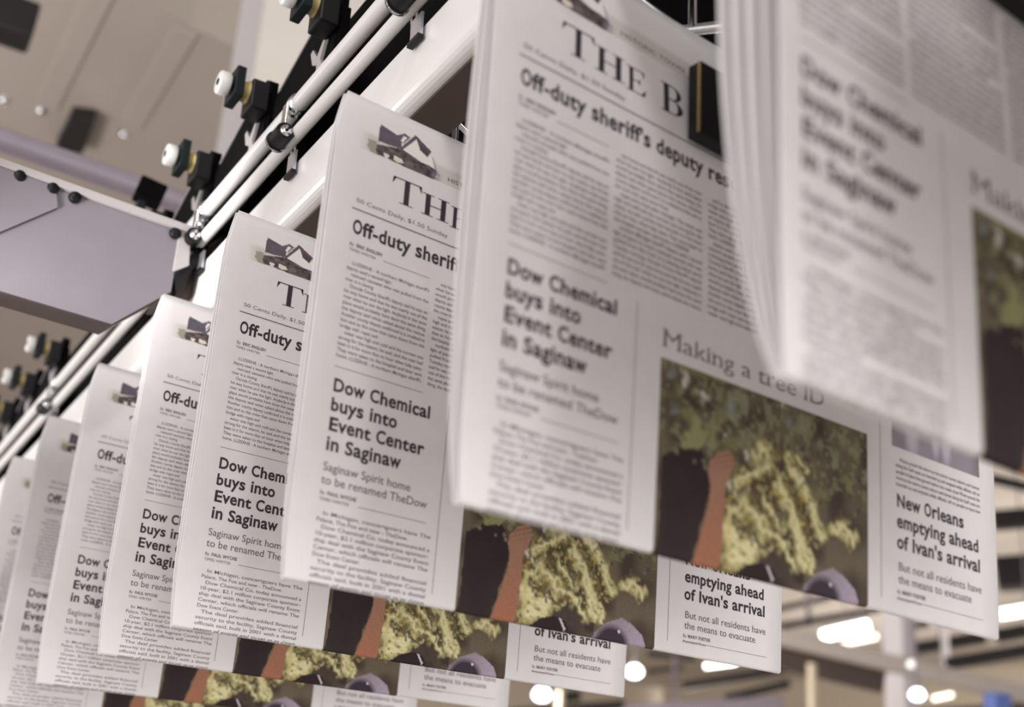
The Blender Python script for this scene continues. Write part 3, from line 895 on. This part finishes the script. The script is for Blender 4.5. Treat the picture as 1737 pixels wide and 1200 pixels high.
d = Mesh().bar(far(-60, 8, 3.4), far(58, 50, 3.4), .09, .10).build('dark_joist', M['darkbrown'])
tag(d, 'dark brown joist end at the upper left corner', 'joist')
d = Mesh().tube(on_y(-90, 205, 1.05), on_y(330, 351, 1.05), .0165, n=24).build('cross_pipe', M['pipe'])
tag(d, 'grey horizontal pipe just above the grey panel', 'pipe')
d = Mesh().bar(far(232, 318, 1.5), far(276, 338, 1.5), .03, .022).build('pipe_bracket', M['blacksteel'])
tag(d, 'black bracket block at the end of the grey pipe', 'bracket')
# pale column behind the canopy
p = far(416, 20, 7.5)
o = Mesh().box((p.x, p.y, 3.8), BX, (.075, .075, 3.8)); struct(o, 'column_slender', M['column'])

# far machinery and roof steel at the lower right, all out of focus
def girder(a, b, dist, h, mat, name, label, cat, group=None, w=None):
    p, q = far(*a, dist), far(*b, dist)
    o = Mesh().bar(p, q, w or h, h).build(name, M[mat])
    return tag(o, label, cat, group)
k = lambda px, dist: px * dist / FPX
girder((1300, 1076), (1800, 1194), 14, k(26, 14), 'cranepaint', 'crane_beam', 'long grey crane beam crossing the hall below the second newspaper', 'beam')
girder((1300, 1112), (1500, 1158), 14.2, k(34, 14), 'brown', 'cable_tray', 'brown tray hanging under the grey crane beam', 'tray')
p = far(1526, 1100, 17)
struct(Mesh().box((p.x, p.y, 3.8), BX, (.15, .15, 3.8)), 'column_far', M['column'])
def lamp(a, b, dist, px, mat, label):
    p, q = far(*a, dist), far(*b, dist)
    o = empty('tube_lamp', (p + q) / 2, label, 'lamp', 'lit tube lamps under the hall roof')
    r = k(px, dist) / 2
    up = Vector((0, 0, r * 1.5))
    Mesh().bar(p + up, q + up, r * 2.2, r * .8).build('housing', M['greylip'], o)
    Mesh().tube(p, q, r, n=14).build('light_tube', M[mat], o)
    t = (p + q) / 2 + up
    Mesh().tube(t, Vector((t.x, t.y, CEIL)), .012, n=8).build('hanger_rod', M['pipe'], o)
    return o
lamp((1394, 1080), (1474, 1062), 22, 16, 'tube', 'bright tube lamp below the second newspaper, above the crane beam')
lamp((1430, 1092), (1488, 1080), 24, 8, 'warm', 'thin warm tube lamp just under the brighter tube lamp')
lamp((1696, 1043), (1790, 1028), 20, 13, 'tube', 'bright tube lamp at the right edge, beside the second newspaper')
lamp((1196, 1131), (1250, 1124), 24, 6, 'tube', 'thin tube lamp between the second and third newspapers')
lamp((1582, 1186), (1616, 1179), 26, 6, 'warm', 'short pale tube lamp beside the bluish bell lamp')
def bell(c, dist, px, mat, label, name='bell_lamp'):
    p = far(*c, dist); r = k(px, dist)
    o = empty(name, p, label, 'lamp', 'round lamps in the hall')
    Mesh().lathe(p + Vector((0, 0, -r * .6)), (0, 0, 1), [(0, .001), (0, r * .55), (.35 * r, r * .95), (.7 * r, r), (1.1 * r, r * .8), (1.5 * r, r * .4), (1.55 * r, .001)], 20).build('glass', M[mat], o)
    Mesh().lathe(p + Vector((0, 0, r * .8)), (0, 0, 1), [(0, r * .55), (r * .7, r * .3), (r * .9, .001)], 16).build('cap', M['greylip'], o)
    Mesh().tube(p + Vector((0, 0, r)), Vector((p.x, p.y, CEIL)), .012, n=8).build('hanger_rod', M['pipe'], o)
bell((1076, 1141), 16, 13, 'tube', 'round white lamp beside the lower right corner of the fourth newspaper')
bell((919, 1180), 18, 14, 'cool', 'bluish white lamp below the fourth newspaper')
bell((1556, 1180), 13, 11, 'cool', 'bluish bell lamp below the crane beam')
bell((1547, 1128), 13.5, 8, 'globe', 'small cream globe fixed to the crane beam')
G = 'dark roof joists far across the hall'
for a, b, dist, h, lab in (
        ((1310, 1066), (1492, 1034), 25, 7, 'thin dark joist just above the bright tube lamp'),
        ((1310, 1036), (1408, 1014), 26, 6, 'thin dark joist right of the third newspaper edge'),
        ((1545, 1063), (1576, 1058), 24, 7, 'short dark joist right of the far column'),
        ((1548, 1102), (1672, 1081), 24, 13, 'dark joist right of the far column, above the crane beam'),
        ((1604, 1127), (1780, 1098), 22, 13, 'dark joist just over the crane beam at the right'),
        ((1690, 1080), (1745, 1070), 23, 14, 'short dark joist below the second newspaper corner'),
        ((1158, 1166), (1340, 1134), 24, 9, 'long dark joist between the second and third newspapers'),
        ((1230, 1186), (1340, 1160), 22, 9, 'lower dark joist between the second and third newspapers'),
        ((1098, 1141), (1160, 1132), 26, 5, 'faint dark joist right of the round white lamp'),
        ((1098, 1109), (1180, 1118), 26, 6, 'faint dark joist along the third newspaper lower edge'),
        ((1684, 884), (1790, 876), 20, 20, 'broad dark joist right of the second newspaper'),
        ((1680, 812), (1790, 838), 20, 10, 'sloping dark joist right of the second newspaper'),
        ((1690, 975), (1790, 968), 21, 34, 'dark brown joist right of the second newspaper, lowest of three'),
        ((955, 1183), (985, 1180), 24, 12, 'small dark joist end below the fourth newspaper'),
        ((860, 1212), (1060, 1196), 24, 10, 'dark joist along the bottom edge below the fourth newspaper')):
    girder(a, b, dist, k(h * 1.45, dist), 'darkbrown', 'roof_joist', lab, 'joist', G)
for (x, y), up, dist, w, mat, lab in (((1377, 1126), 0, 13, 11, 'cream', 'cream post below the crane beam, left of the column'),
                                     ((1606, 1150), 1, 23, 9, 'column', 'thin pale post right of the far column'),
                                     ((1372, 1064), 1, 25, 6, 'pipe', 'short grey hanger left of the bright tube lamp'),
                                     ((1144, 1112), 0, 22, 6, 'pipe', 'thin grey post between the second and third newspapers'),
                                     ((951, 1172), 0, 14, 10, 'cream', 'cream post below the fourth newspaper')):
    p = far(x, y, dist)
    o = Mesh().bar(p, (p.x, p.y, CEIL if up else 0), k(w, dist), k(w, dist), (1, 0, 0)).build('hall_post', M[mat])
    tag(o, lab, 'post', 'thin posts in the hall')
d = girder((1692, 1176), (1692, 1290), 13, k(30, 13), 'blue', 'blue_tarpaulin_bundle', 'blue wrapped bundle at the lower right corner', 'bundle')
d = girder((1470, 1230), (1760, 1212), 19, k(34, 19), 'brown', 'machine_roof', 'brown machine top at the bottom right, below the crane beam', 'machine')
d = girder((1060, 1232), (1330, 1216), 19, k(60, 19), 'pipe', 'machine_cover', 'grey machine cover at the bottom, between the newspapers', 'machine')
for i, (x, y, z, pw) in enumerate(((7.5, 10.5, 3.0, 560), (21, 9, 3.0, 620), (18.5, 17, 2.6, 620), (28, 19, 3.2, 650), (14, 25, 3.0, 560), (3.2, 7.5, 4.0, 260))):
    point('hall_fill', (x, y, z), pw, .3, (.84, .92, 1) if x < 5 else (1, .95, .9))  # unseen fill points added in mid-air to brighten roof and walls
point('canopy_fill', (-1.4, 2.6, Z0 - .5), 190, .5, (1, .98, .98))  # unseen fill added below to brighten the canopy
